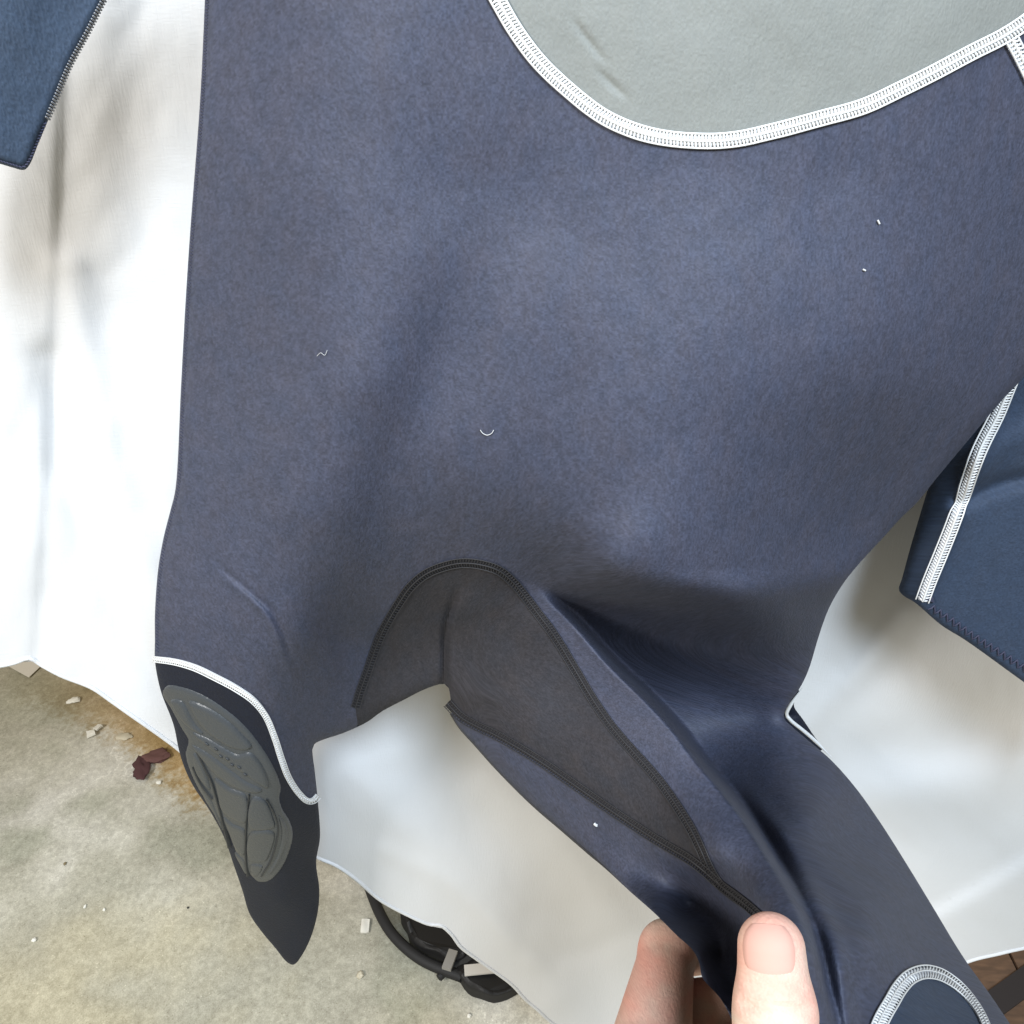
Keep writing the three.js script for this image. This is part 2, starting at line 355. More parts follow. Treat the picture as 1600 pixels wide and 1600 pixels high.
{
  const g = thing('bed_sheet', 'plain white cloth sheet hung as a backdrop behind the wetsuit', 'sheet');
  const sh = new Shell(sheetOutline, sheetZ, { thick: 0.0009, round: 6, cell: 8 });
  mesh('cloth', sh.patch(sheetOutline, { cell: 8 }), linen, g);
  mesh('back_side', sh.patch(sheetOutline, { cell: 20, back: true }), linen, g);
  const H = hem.filter(p => p[0] > -880 && p[0] < 2480);
  const T = new Threads(); const P = [], U = [];
  for (const p of H) { P.push(at(p[0], p[1] - 3, sheetZ(p[0], p[1]) + 0.0005)); U.push(V(0, 0, 1)); }
  T.tube(P, 0.0021, U, 8); T.build('hem', linen, g);
}

// ---------------------------------------------------------------- the wetsuit: outline and relief
const bodyPts = [[335, -430], [327, -200], [320, 0], [313, 150], [305, 260], [298, 350], [290, 470], [283, 600], [274, 765], [267, 795], [256, 838], [247, 890], [242, 960], [242, 1000], [242, 1032], [251, 1079], [271, 1132], [280, 1174], [290, 1204], [303, 1230], [326, 1264], [350, 1308], [366, 1354], [379, 1392], [390, 1428], [409, 1456], [430, 1481], [449, 1504], [459, 1508], [469, 1497], [484, 1469], [496, 1428], [499, 1390], [494, 1347], [500, 1309], [497, 1255], [492, 1206], [488, 1170], [490, 1163], [540, 1144], [574, 1128], [596, 1112], [630, 1094], [666, 1076], [693, 1068], [699, 1070], [704, 1092], [706, 1115], [718, 1135], [742, 1162], [776, 1200], [830, 1254], [880, 1297], [941, 1350], [979, 1388], [1024, 1428], [1058, 1462], [1083, 1485], [1093, 1505], [1097, 1527], [1127, 1562], [1150, 1610], [1175, 1700], [1230, 1760], [1420, 1790], [1640, 1740], [1630, 1680], [1570, 1588], [1547, 1554], [1513, 1507], [1494, 1478], [1458, 1418], [1416, 1349], [1374, 1283], [1337, 1231], [1298, 1187], [1264, 1158], [1236, 1134], [1224, 1121], [1232, 1101], [1251, 1073], [1264, 1045], [1276, 1005], [1285, 977], [1295, 951], [1316, 914], [1343, 880], [1379, 841], [1408, 809], [1432, 786], [1466, 744], [1521, 678], [1568, 623], [1600, 589], [1670, 500], [1740, 370], [1790, 200], [1810, 0], [1800, -220], [1740, -430], [1420, -500], [1300, -430], [900, -430], [760, -500]];
const body = smooth(bodyPts, true, 7);
const knots = [
  [350, -400, -.02], [800, -400, 0], [1300, -400, 0], [1750, -400, -.02],
  [320, 0, -.03], [430, 0, -.002], [560, 0, .016], [800, 0, .022], [1200, 0, .024], [1600, 0, .004], [1790, 0, -.03],
  [300, 300, -.034], [390, 300, -.008], [480, 300, .014], [600, 300, .026], [720, 300, .024], [850, 300, .026], [1050, 300, .032], [1300, 300, .026], [1550, 300, .006], [1760, 300, -.03],
  [285, 600, -.036], [350, 600, -.016], [430, 600, .008], [540, 600, .034], [615, 600, .037], [690, 600, .033], [760, 600, .034], [860, 600, .041], [980, 600, .052], [1150, 600, .052], [1350, 600, .034], [1500, 600, .006], [1590, 600, -.018],
  [268, 800, -.032], [320, 800, -.012], [390, 800, .008], [470, 800, .030], [545, 800, .031], [620, 800, .022], [690, 800, .021], [800, 800, .034], [950, 800, .058], [1100, 800, .060], [1250, 800, .032], [1380, 835, -.012],
  [245, 1000, -.022], [290, 1000, -.006], [350, 1000, .008], [430, 1000, .018], [485, 1000, .008], [540, 1000, -.022],
  [580, 940, -.008], [600, 1010, -.034], [660, 1010, -.034], [697, 1000, -.030], [700, 885, .004], [640, 920, -.006], [735, 1000, -.018], [800, 1000, -.002], [850, 980, .008], [770, 900, .008], [750, 1090, -.005], [820, 1150, .026], [880, 1080, .020],
  [840, 860, .026], [950, 880, .062], [1060, 910, .066], [1150, 945, .045], [1230, 960, .012], [935, 935, .004],
];
const legKnots = [
  [842, 915, .006], [899, 968, .014], [961, 1037, .034], [1008, 1082, .05], [1055, 1132, .068], [1099, 1190, .09], [1142, 1242, .115], [1179, 1293, .14], [1214, 1351, .17], [1242, 1400, .196], [1271, 1465, .222], [1290, 1540, .238], [1305, 1600, .248],
  [776, 1200, .014], [830, 1254, .036], [880, 1297, .058], [940, 1350, .092], [979, 1388, .118], [1024, 1428, .162], [1058, 1462, .196], [1083, 1490, .224], [1096, 1525, .236], [1127, 1562, .228], [1175, 1690, .25],
  [900, 1226, .058], [961, 1269, .082], [1024, 1310, .108], [1086, 1347, .136], [930, 1300, .074], [1010, 1370, .112], [1070, 1420, .126], [1110, 1450, .148], [1155, 1480, .185], [1200, 1500, .24], [1122, 1500, .178], [1150, 1550, .206], [1210, 1600, .245],
  [960, 1180, .062], [1030, 1260, .098], [1120, 1330, .150], [1180, 1400, .19],
  [1300, 1740, .26], [1600, 1700, .21],
];
const leftKnots = [
  [255, 1090, -.022], [300, 1090, -.008], [360, 1090, .004], [430, 1090, .004], [480, 1110, -.014], [540, 1110, -.036], [630, 1085, -.04], [690, 1060, -.032],
  [287, 1190, -.03], [340, 1190, -.012], [400, 1200, -.004], [440, 1200, -.008], [490, 1200, -.036], [330, 1270, -.038], [380, 1280, -.020], [430, 1290, -.018], [498, 1300, -.048], [366, 1350, -.052], [420, 1360, -.036], [495, 1350, -.058], [385, 1410, -.066], [440, 1410, -.050], [497, 1410, -.066], [457, 1500, -.075],
];
function thinPlate(K) {
  const n = K.length, m = n + 3, A = Array.from({ length: m }, () => new Float64Array(m + 1)), U = r2 => r2 > 1e-9 ? r2 * Math.log(r2) : 0, s = 1 / 300;
  for (let i = 0; i < n; i++) {
    for (let j = 0; j < n; j++) A[i][j] = U(((K[i][0] - K[j][0]) * s) ** 2 + ((K[i][1] - K[j][1]) * s) ** 2);
    A[i][i] += 0.0004; A[i][n] = A[n][i] = 1; A[i][n + 1] = A[n + 1][i] = K[i][0] * s; A[i][n + 2] = A[n + 2][i] = K[i][1] * s; A[i][m] = K[i][2];
  }
  for (let c = 0; c < m; c++) {
    let p = c; for (let r = c + 1; r < m; r++) if (Math.abs(A[r][c]) > Math.abs(A[p][c])) p = r;
    [A[c], A[p]] = [A[p], A[c]];
    for (let r = 0; r < m; r++) if (r !== c && A[r][c]) { const f = A[r][c] / A[c][c]; for (let k = c; k <= m; k++) A[r][k] -= f * A[c][k]; }
  }
  const w = A.map((r, i) => r[m] / r[i]);
  return (x, y) => { let z = w[n] + w[n + 1] * x * s + w[n + 2] * y * s; for (let i = 0; i < n; i++) { const dx = (x - K[i][0]) * s, dy = (y - K[i][1]) * s; z += w[i] * U(dx * dx + dy * dy); } return z; };
}
const outerKnots = [
  [899, 968, -.03], [961, 1037, -.06], [1008, 1082, -.075], [1055, 1132, -.07], [1099, 1190, -.04], [1142, 1242, .010], [1179, 1293, .065], [1214, 1351, .122], [1242, 1400, .174], [1271, 1465, .205], [1290, 1540, .226], [1305, 1600, .238], [1330, 1720, .25],
  [1276, 1005, -.04], [1240, 1080, -.055], [1110, 1090, -.075], [1180, 1120, -.065], [1224, 1123, -.055], [1264, 1160, -.040], [1300, 1190, -.035], [1200, 1200, -.005], [1260, 1280, .070], [1320, 1300, .03], [1374, 1285, -.04], [1300, 1380, .135], [1390, 1400, .083], [1445, 1400, .01], [1360, 1470, .185], [1500, 1490, .07], [1450, 1540, .16], [1350, 1580, .225], [1420, 1620, .225], [1570, 1590, .14], [1300, 1740, .26], [1600, 1700, .21],
  [1010, 990, -.03], [1110, 1020, -.045], [1200, 1045, -.05],
];
const belly = knots.filter(k => !(k[1] > 930 && k[0] > 560 && k[0] < 900));
const innerPlate = thinPlate([...knots.filter(k => !(k[1] > 930 && k[0] > 900)), ...legKnots, ...leftKnots]), outerPlate = thinPlate([...belly, ...outerKnots]);
const legEdge = smooth([[838, 908], [842, 915], [899, 968], [961, 1037], [1008, 1082], [1055, 1132], [1099, 1190], [1142, 1242], [1179, 1293], [1214, 1351], [1242, 1400], [1271, 1465], [1290, 1540], [1305, 1600], [1330, 1760]], false, 8);
function plate(x, y) {
  if (x < 700 || y < 500) return innerPlate(x, y);
  const [d] = sideDist(x, y, legEdge), w = sstep(-9, 9, d) * sstep(885, 955, y);
  return w <= 0 ? innerPlate(x, y) : w >= 1 ? outerPlate(x, y) : innerPlate(x, y) * (1 - w) + outerPlate(x, y) * w;
}
const gussetFold = smooth([[716, 925], [708, 950], [700, 978], [698, 1005], [697, 1040], [696, 1075]], false, 5);
const hipWrinkle = smooth([[335, 870], [345, 886], [372, 910], [396, 930], [420, 953], [436, 980], [450, 1020], [462, 1050]], false, 5);
const ridgeStrip = smooth([[1130, 1200], [1175, 1268], [1225, 1340], [1262, 1410], [1290, 1480], [1310, 1600]], false, 8);
const softStrip = smooth([[1170, 1230], [1240, 1310], [1310, 1375], [1400, 1460]], false, 8);
const arch = smooth([[555, 1105], [560, 1087], [576, 1042], [594, 993], [619, 948], [641, 916], [668, 894], [697, 883], [731, 878], [756, 882], [783, 892], [805, 912], [832, 946], [867, 993], [899, 1045], [930, 1097], [961, 1141], [992, 1176], [1030, 1219], [1061, 1263], [1089, 1310], [1108, 1352], [1127, 1382], [1171, 1416]], false, 6);
const inseam = smooth([[700, 1098], [709, 1108], [727, 1124], [774, 1147], [836, 1183], [899, 1226], [961, 1269], [1024, 1310], [1086, 1347], [1122, 1378], [1171, 1416], [1215, 1460]], false, 6);
const scoop = [[640, -250], [690, -150], [745, -60], [778, 0], [806, 48], [842, 96], [894, 145], [940, 180], [981, 200], [1030, 214], [1100, 220], [1150, 217], [1206, 205], [1276, 186], [1347, 166], [1403, 140], [1459, 112], [1515, 82], [1566, 56], [1600, 34], [1680, -30], [1790, -130]];
const piping = [[241, 1029], [273, 1033], [305, 1042], [337, 1057], [369, 1074], [396, 1093], [415, 1117], [428, 1149], [439, 1185], [449, 1212], [464, 1236], [479, 1250], [489, 1250], [496, 1243]];
const wob = (x, y) => 0.0011 * N(x / 120, y / 160, 7.7) + 0.0003 * N(x / 42, y / 60, 2.2);
const torsoFold = smooth([[770, 330], [735, 450], [695, 570], [640, 700], [590, 800], [550, 900]], false, 10);

const chestLines = [[[888, 20], [915, 58], [950, 102]], [[930, 104], [952, 128], [985, 158]]].map(p => smooth(p, false, 6));
const legV = at(1127, 1562, 0.228).sub(at(704, 1092, -0.01)).normalize(), legU = V(0, -0.53, -0.85).cross(legV).normalize().negate();
const legPivot = at(800, 1030, 0);
function clothUV(p, x, y) {      // cloth coordinates: upright on the torso, turning along the lifted leg
  const w = sstep(880, 1180, y) * sstep(690, 790, x);
  const q = p.clone().sub(legPivot);
  return [(p.x - 0.45 * p.z) * (1 - w) + (legPivot.x - 0.45 * legPivot.z + q.dot(legU)) * w, (0.85 * p.y - 0.53 * p.z) * (1 - w) + (0.85 * legPivot.y - 0.53 * legPivot.z - q.dot(legV)) * w];
}
function bodyZ(x, y) {
  let z = plate(x, y) + wob(x, y);
  if (x > 200 && x < 1200 && y > 250 && y < 1000) { const [d, t] = sideDist(x, y, torsoFold), f = Math.sin(Math.PI * clamp(t, 0, 1)); z += f * (0.005 * Math.exp(-(((d - 110) / 90) ** 2)) - 0.0045 * Math.exp(-(((d + 10) / 60) ** 2)) + 0.004 * Math.exp(-(((d + 150) / 90) ** 2))); }
  if (x > 840 && x < 1020 && y < 200) { for (const W of chestLines) { const [d, t] = sideDist(x, y, W); z -= 0.0012 * Math.exp(-((d / 5) ** 2)) * Math.sin(Math.PI * clamp(t, 0, 1)); } }
  if (x > 620 && x < 860 && y > 880 && y < 1120) { const [d] = sideDist(x, y, gussetFold); const e = d; z += 0.009 * sstep(-2, 5, e) * Math.exp(-Math.max(0, e) / 45) * sstep(905, 960, y) * sstep(1120, 1085, y) - 0.005 * Math.exp(-(((e + 3) / 4.5) ** 2)) * sstep(905, 960, y); }
  if (x > 300 && x < 500 && y > 840 && y < 1080) { const [d, t] = sideDist(x, y, hipWrinkle); z += (0.0022 * Math.exp(-(((d + 7) / 7) ** 2)) - 0.0026 * Math.exp(-((d / 4) ** 2))) * Math.sin(Math.PI * clamp(t, 0.02, 0.98)); }
  if (x > 1080 && y > 1150) {
    const [d] = sideDist(x, y, ridgeStrip); z += 0.005 * Math.exp(-(((d - 16) / 14) ** 2)) * sstep(1190, 1300, y) - 0.003 * Math.exp(-(((d + 10) / 9) ** 2)) * sstep(1190, 1300, y);
    const [e, t] = sideDist(x, y, softStrip); z += 0.006 * Math.exp(-((e / 20) ** 2)) * Math.sin(Math.PI * clamp(t, 0, 1));
  }
  return z;
}
const suit = new Shell(body, bodyZ, { thick: 0.0075, round: 24, cell: 4 });
const wetsuit = thing('wetsuit', 'dark navy wetsuit with grey chest and white seams hanging before the sheet', 'wetsuit');

// split the front along its seams
const scoopC = smooth(scoop, false, 7), pipeC = smooth([[200, 1026], ...piping, [540, 1205]], false, 6);
const kneeArch = smooth([[1352, 1680], [1362, 1630], [1372, 1600], [1388, 1570], [1405, 1542], [1424, 1525], [1445, 1520], [1466, 1524], [1489, 1537], [1512, 1558], [1530, 1584], [1540, 1606], [1552, 1660], [1560, 1700]], false, 6);
function frontPart(name, m, inside, outside = [], cell = 4) {
  // inside: polygons all of which must contain the point; outside: polygons none of which may
  const all = [body, ...inside];
  let x0 = -1e9, x1 = 1e9, y0 = -1e9, y1 = 1e9;
  for (const P of all) { const xs = P.map(p => p[0]), ys = P.map(p => p[1]); x0 = Math.max(x0, Math.min(...xs)); x1 = Math.min(x1, Math.max(...xs)); y0 = Math.max(y0, Math.min(...ys)); y1 = Math.min(y1, Math.max(...ys)); }
  x0 -= cell * 1.5; y0 -= cell * 1.5; const nx = Math.ceil((x1 - x0) / cell) + 2, ny = Math.ceil((y1 - y0) / cell) + 2, sd = new Float32Array(nx * ny);
  for (let j = 0; j < ny; j++) for (let i = 0; i < nx; i++) {
    const x = x0 + i * cell, y = y0 + j * cell; let s = suit.look(suit.d, x, y);
    if (s > -3 * cell) { for (const P of inside) s = Math.min(s, signed(x, y, P)); for (const P of outside) s = Math.min(s, -signed(x, y, P)); }
    sd[j * nx + i] = s || 1e-4;
  }
  const pts = [], idx = [], E = new Map();
  const vert = (k, x, y) => { if (!E.has(k)) { E.set(k, pts.length); pts.push([x, y]); } return E.get(k); };
  for (let j = 0; j < ny - 1; j++) for (let i = 0; i < nx - 1; i++) {
    const c = [[i, j], [i, j + 1], [i + 1, j + 1], [i + 1, j]], poly = [];
    for (let k = 0; k < 4; k++) {
      const [a, b] = c[k], [a2, b2] = c[(k + 1) % 4], A = b * nx + a, B = b2 * nx + a2;
      if (sd[A] > 0) poly.push(vert(A, x0 + a * cell, y0 + b * cell));
      if ((sd[A] > 0) !== (sd[B] > 0)) { const t = clamp(sd[A] / (sd[A] - sd[B]), 0.001, 0.999); poly.push(vert((Math.min(A, B) + 1) * 1e7 + Math.max(A, B), x0 + (a + (a2 - a) * t) * cell, y0 + (b + (b2 - b) * t) * cell)); }
    }
    for (let k = 2; k < poly.length; k++) idx.push(poly[0], poly[k - 1], poly[k]);
  }
  const pos = [], uv = [];
  for (const [x, y] of pts) { const p = suit.F(x, y); pos.push(p.x, p.y, p.z); uv.push(...clothUV(p, x, y)); }
  return mesh(name, geo(pos, uv, idx), m, wetsuit);
}
const chestQ = [...scoopC, [1900, -700], [300, -700]];
const kneeQ = [...pipeC, [540, 1600], [200, 1600]];
const kneeQ2 = [...kneeArch, [1560, 1850], [1340, 1850]];
const gussetQ = [...arch, ...[...inseam].reverse().slice(4), [690, 1095], [640, 1110], [560, 1140]];
frontPart('torso_panel', M.suit, [], [chestQ, kneeQ, kneeQ2, gussetQ]);
frontPart('chest_panel', M.chest, [chestQ], [], 6).userData.label = 'smooth pale grey chest panel';
frontPart('knee_panel', M.smooth, [kneeQ], [], 3).userData.label = 'smooth dark navy knee panel below white piping';
frontPart('knee_panel', M.sleeve, [kneeQ2], [chestQ], 4);
frontPart('crotch_gusset', M.gusset, [gussetQ]).userData.label = 'charcoal gusset panel between the legs';
mesh('back_panel', suit.patch(body, { cell: 8, back: true }), M.inside, wetsuit);

// seams
flatlock(suit, scoop.slice(1, -1), { w: 12.2, tape: M.tape, thread: M.white, parent: wetsuit, r: 0.00052 });
flatlock(suit, [[1578, 62], [1590, 84], [1602, 108], [1622, 150], [1660, 240], [1690, 330]], { w: 11, tape: M.tape, thread: M.white, parent: wetsuit, r: 0.0005, pitch: 6.5 });
flatlock(suit, piping, { w: 5, tape: M.paleTape, thread: M.white, parent: wetsuit, r: 0.0004, pitch: 3.4, rails: [-0.9, 0, 0.9] });
flatlock(suit, arch.filter((_, i) => i % 5 === 0 || i === arch.length - 1), { w: 7.5, tape: M.seamTape, thread: M.dimThread, parent: wetsuit, r: 0.00032, pitch: 4.4, lift: 0.0004 });
flatlock(suit, inseam.filter((_, i) => i % 5 === 0), { w: 7.5, tape: M.seamTape, thread: M.dimThread, parent: wetsuit, r: 0.00032, pitch: 4.4, lift: 0.0004 });
flatlock(suit, kneeArch.filter((_, i) => i % 4 === 0), { w: f => 13 - 7 * sstep(0.35, 0.75, f), tape: M.grey, thread: M.paleTape, parent: wetsuit, r: 0.00045, pitch: 4.5, rails: [-1, -0.2, 1] });
// dark edge stitching down the left side
{
  const T = new Threads(), L = smooth([[331, -100], [324, 0], [317, 150], [309, 260], [302, 350], [294, 470], [287, 600], [278, 765], [271, 795], [260, 838], [251, 890], [246, 960], [246, 1020]], false, 5);
  for (let i = 0; i < L.length - 1; i += 1) { const n = suit.n(...L[i], 3), a = suit.F(L[i][0] - 2, L[i][1]).addScaledVector(n, 0.0002), b = suit.F(L[i + 1][0] + 2.5, L[i + 1][1] - 1).addScaledVector(n, 0.0002); T.stitch(a, b, n, 0.0003); }
  stuff(T.build('edge_stitching', M.navyThread, wetsuit));
  const E = smooth([[704, 1115], [718, 1137], [742, 1164], [776, 1202], [830, 1256], [880, 1299], [941, 1352], [972, 1382]], false, 6), [P, U] = onShell(suit, E, -0.0006);
  const T2 = new Threads(); T2.tube(P, P.map((_, i) => 0.0012 * Math.min(1, (P.length - 1 - i) / 12 + 0.05)), U, 6); T2.build('edge_piping', M.darkThread, wetsuit);
}
// the far side of the right leg that peeps out at the fold, with its piping
{
  const far = smooth([[1250, 1078], [1243, 1092], [1240, 1102], [1256, 1126], [1272, 1150], [1286, 1171], [1262, 1172], [1225, 1150], [1205, 1110], [1225, 1085]], true, 5);
  const fs = new Shell(far, (x, y) => -0.092 + 0.0006 * Math.max(0, y - 1120), { thick: 0.003, round: 8, cell: 4 });
  mesh('rear_panel', fs.patch(far, { cell: 4 }), M.smooth, wetsuit); mesh('rear_panel', fs.patch(far, { cell: 5, back: true }), M.inside, wetsuit);
  const T = new Threads(), C = smooth([[1253, 1076], [1243, 1090], [1234, 1104], [1229, 1116], [1236, 1126], [1252, 1139], [1272, 1156], [1300, 1184]], false, 5);
  T.tube(C.map(p => at(p[0], p[1], -0.078 + 0.0006 * Math.max(0, p[1] - 1120))), C.map((_, i) => 0.0014 * Math.min(1, 0.25 + i / 8, 0.15 + (C.length - 1 - i) / 8)), [V(0, 0.5, 0.85)], 8); T.build('piping', M.white, wetsuit);
}
// knee pad with its moulded blocks
{
  const padQ = smooth([[254, 1083], [261, 1071], [284, 1073], [316, 1085], [347, 1104], [379, 1130], [407, 1164], [426, 1195], [439, 1228], [437, 1249], [442, 1265], [453, 1283], [458, 1304], [449, 1339], [436, 1362], [421, 1376], [405, 1378], [391, 1366], [372, 1338], [357, 1302], [334, 1268], [310, 1232], [297, 1204], [290, 1178], [294, 1156], [284, 1138], [268, 1108]], true, 4);
  const pad = new THREE.Group(); pad.name = 'knee_pad'; wetsuit.add(pad); pad.userData.label = 'grey moulded rubber knee pad';
  mesh('pad_base', suit.patch(padQ, { cell: 2.5, lift: 0.0017, round: 7 }), M.pad, pad);
  const block = (pts, lift = 0.0036, round = 7) => mesh('pad_block', suit.patch(smooth(pts, true, 3), { cell: 2, lift, round }), M.pad, pad);
  block([[297, 1092], [325, 1101], [352, 1118], [378, 1142], [396, 1164], [388, 1170], [365, 1167], [338, 1152], [312, 1127]]);
  block([[268, 1091], [285, 1091], [292, 1099], [306, 1126], [322, 1146], [304, 1140], [284, 1122]], 0.0032, 6);
  block([[300, 1140], [326, 1150], [350, 1164], [372, 1175], [392, 1172], [408, 1188], [420, 1216], [420, 1230], [398, 1218], [360, 1190], [322, 1162]], 0.0034, 6);
  block([[300, 1160], [322, 1170], [352, 1192], [384, 1216], [412, 1232], [404, 1238], [380, 1234], [350, 1218], [326, 1196]], 0.003, 6);
  block([[304, 1172], [313, 1180], [325, 1205], [332, 1234], [318, 1222], [304, 1196]], 0.003, 5);
  block([[337, 1212], [362, 1228], [387, 1240], [386, 1284], [362, 1276], [347, 1262], [341, 1238]], 0.0032, 5);
  block([[395, 1242], [414, 1246], [428, 1276], [430, 1290], [391, 1292]], 0.0032, 5);
  block([[309, 1212], [330, 1240], [344, 1276], [350, 1300], [336, 1272], [318, 1242]], 0.0026, 5);
  block([[350, 1272], [366, 1284], [385, 1294], [383, 1336], [370, 1326], [359, 1300]], 0.003, 5);
  block([[391, 1298], [429, 1297], [424, 1330], [416, 1344], [390, 1342]], 0.003, 5);
  block([[367, 1330], [384, 1341], [386, 1366], [376, 1350]], 0.0024, 4);
  block([[391, 1348], [413, 1350], [404, 1368], [398, 1370]], 0.0026, 4);
  block([[433, 1268], [447, 1286], [450, 1306], [440, 1338], [424, 1364], [418, 1366], [432, 1334], [438, 1300]], 0.0028, 5);
  const gr = new Threads(); for (const c of [[[311, 1172], [322, 1196], [332, 1216], [340, 1242], [350, 1280], [360, 1322]], [[304, 1196], [316, 1222], [334, 1246]], [[391, 1238], [388, 1266], [386, 1296], [386, 1340], [389, 1366]], [[417, 1246], [428, 1268], [434, 1290], [433, 1306], [424, 1340], [410, 1366]]]) gr.ribbon(suit, smooth(c, false, 4), 1.8, 1.8, 0.0024);  // thin dark strips laid along the lines between the blocks
  gr.build('dark_strip', M.padDark, pad);
  for (const [x, y] of [[328, 1157], [342, 1165], [349, 1176], [359, 1180], [366, 1189], [377, 1193], [386, 1204]]) {       // dimples of the moulded band
    const g = new THREE.SphereGeometry(1, 10, 8), n = suit.n(x, y), o = mesh('dimple', g, M.padDark, pad);
    o.position.copy(suit.F(x, y).addScaledVector(n, 0.0032)); o.scale.set(0.0017, 0.001, 0.0008); o.quaternion.setFromUnitVectors(V(0, 0, 1), n); o.rotateZ(-0.6);
  }
}

// ---------------------------------------------------------------- sleeves
{
  const L = smooth([[165, 0], [140, 50], [112, 102], [92, 150], [76, 186], [60, 224], [46, 258], [38, 266], [24, 263], [0, 256], [-60, 240], [-170, 205], [-165, 0], [-80, -300], [40, -520], [340, -500], [345, -380], [250, -180]], true, 6);
  const sl = new Shell(L, (x, y) => -0.02 + 0.02 * Math.exp(-(((x + 40 - (y < 0 ? -y * 0.4 : -y * 0.3)) / 150) ** 2)) + wob(x, y), { thick: 0.006, round: 14, cell: 4 });
  const g = new THREE.Group(); g.name = 'sleeve'; wetsuit.add(g);
  mesh('sleeve_panel', sl.patch(L, { cell: 5 }), M.sleeveLit, g); mesh('lining', sl.patch(L, { cell: 7, back: true }), M.inside, g);
  const T = new Threads(), C = smooth([[300, -260], [220, -110], [160, 2], [136, 50], [108, 102], [88, 150], [72, 188]], false, 5);
  for (let i = 0; i < C.length - 1; i++) { const n = sl.n(...C[i], 3), a = sl.F(C[i][0] - 4, C[i][1] - 2).addScaledVector(n, 0.0004), b = sl.F(C[i][0] + 3.5, C[i][1] + 3).addScaledVector(n, 0.0002); T.stitch(a, b, n, 0.0006); }
  stuff(T.build('stitching', M.grey, g));
  const T2 = new Threads(), K = smooth([[71, 190], [56, 226], [44, 252], [37, 260], [24, 257], [0, 250], [-60, 234]], false, 5);
  for (let i = 0; i < K.length - 1; i++) { const n = sl.n(...K[i], 3); T2.stitch(sl.F(...K[i]).addScaledVector(n, 0.0003), sl.F(K[i + 1][0] - 2, K[i + 1][1] - 1).addScaledVector(n, 0.0003), n, 0.0005); }
  stuff(T2.build('cuff_stitching', M.navyThread, g));
}
{
  const seamC = [[1600, 545], [1575, 605], [1558, 647], [1529, 707], [1506, 770], [1487, 822], [1469, 867], [1452, 908], [1441, 938]], sc = smooth([[1700, 300], ...seamC, [1430, 970]], false, 8);
  const L = smooth([[1404, 922], [1409, 905], [1424, 850], [1448, 770], [1500, 600], [1600, 300], [1720, 0], [1790, -300], [1740, -440], [2000, -420], [2100, -200], [2050, 400], [1930, 900], [1790, 1180], [1770, 1190], [1700, 1136], [1600, 1066], [1508, 1000], [1471, 977], [1429, 941], [1412, 931]], true, 6);
  const wr = smooth([[1500, 785], [1540, 765], [1580, 752], [1650, 740]], false, 8), wr2 = smooth([[1530, 720], [1580, 690], [1660, 640]], false, 8);
  const sr = new Shell(L, (x, y) => { const [d] = sideDist(x, y, sc); return -0.048 - 0.045 * sstep(0, 110, -d) * 0.9 + 0.012 * sstep(0, 200, d) + wob(x, y) - fold(x, y, wr, 13, 0.006) + fold(x, y, wr2, 28, 0.006) + 0.004 * Math.exp(-((d / 14) ** 2)); }, { thick: 0.005, round: 12, cell: 4 });
  const g = new THREE.Group(); g.name = 'sleeve'; wetsuit.add(g);
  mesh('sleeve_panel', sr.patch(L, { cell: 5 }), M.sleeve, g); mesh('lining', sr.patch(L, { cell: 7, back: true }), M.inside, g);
  const T = new Threads(), C = smooth(seamC, false, 4.6), w = 9.5;
  T.ribbon(sr, C, w, w, 0.0008); T.build('seam_tape', M.grey, g);
  const R = new Threads();
  for (const k of [-0.9, 0, 0.9]) { const [P, U] = onShell(sr, offsetCurve(C, k * w), 0.0011); R.tube(P, k ? 0.0005 : 0.0008, U, 5); }
  for (const k of [-1, 1]) { const A = offsetCurve(C, k * w * 0.9); for (let i = 0; i < C.length - 1; i++) { const n = sr.n(...C[i]); R.stitch(sr.F(...A[i]).addScaledVector(n, 0.0008), sr.F(...C[i + 1]).addScaledVector(n, 0.001), n, 0.0005); } }
  stuff(R.build('stitching', M.paleTape, g));
  const Z = new Threads(), B = smooth([[1452, 947], [1482, 966], [1516, 990], [1560, 1018], [1610, 1050], [1680, 1100]], false, 6);
  for (let i = 0; i < B.length - 1; i++) { const n = sr.n(...B[i], 3), s = i % 2 ? 5 : -5; Z.stitch(sr.F(B[i][0] + s * 0.5, B[i][1] - s).addScaledVector(n, 0.0003), sr.F(B[i + 1][0] - s * 0.5, B[i + 1][1] + s).addScaledVector(n, 0.0003), n, 0.0007); }
  stuff(Z.build('hem_stitching', M.navyThread, g));
  const bar = new Threads(); for (let i = 0; i < 5; i++) { const n = sr.n(1444, 930); bar.stitch(sr.F(1433 + i, 921 + i * 2.2).addScaledVector(n, 0.0014), sr.F(1456 + i * 0.6, 931 + i * 2).addScaledVector(n, 0.0014), n, 0.0006); }
  bar.build('bar_tack', M.navyThread, g);
}

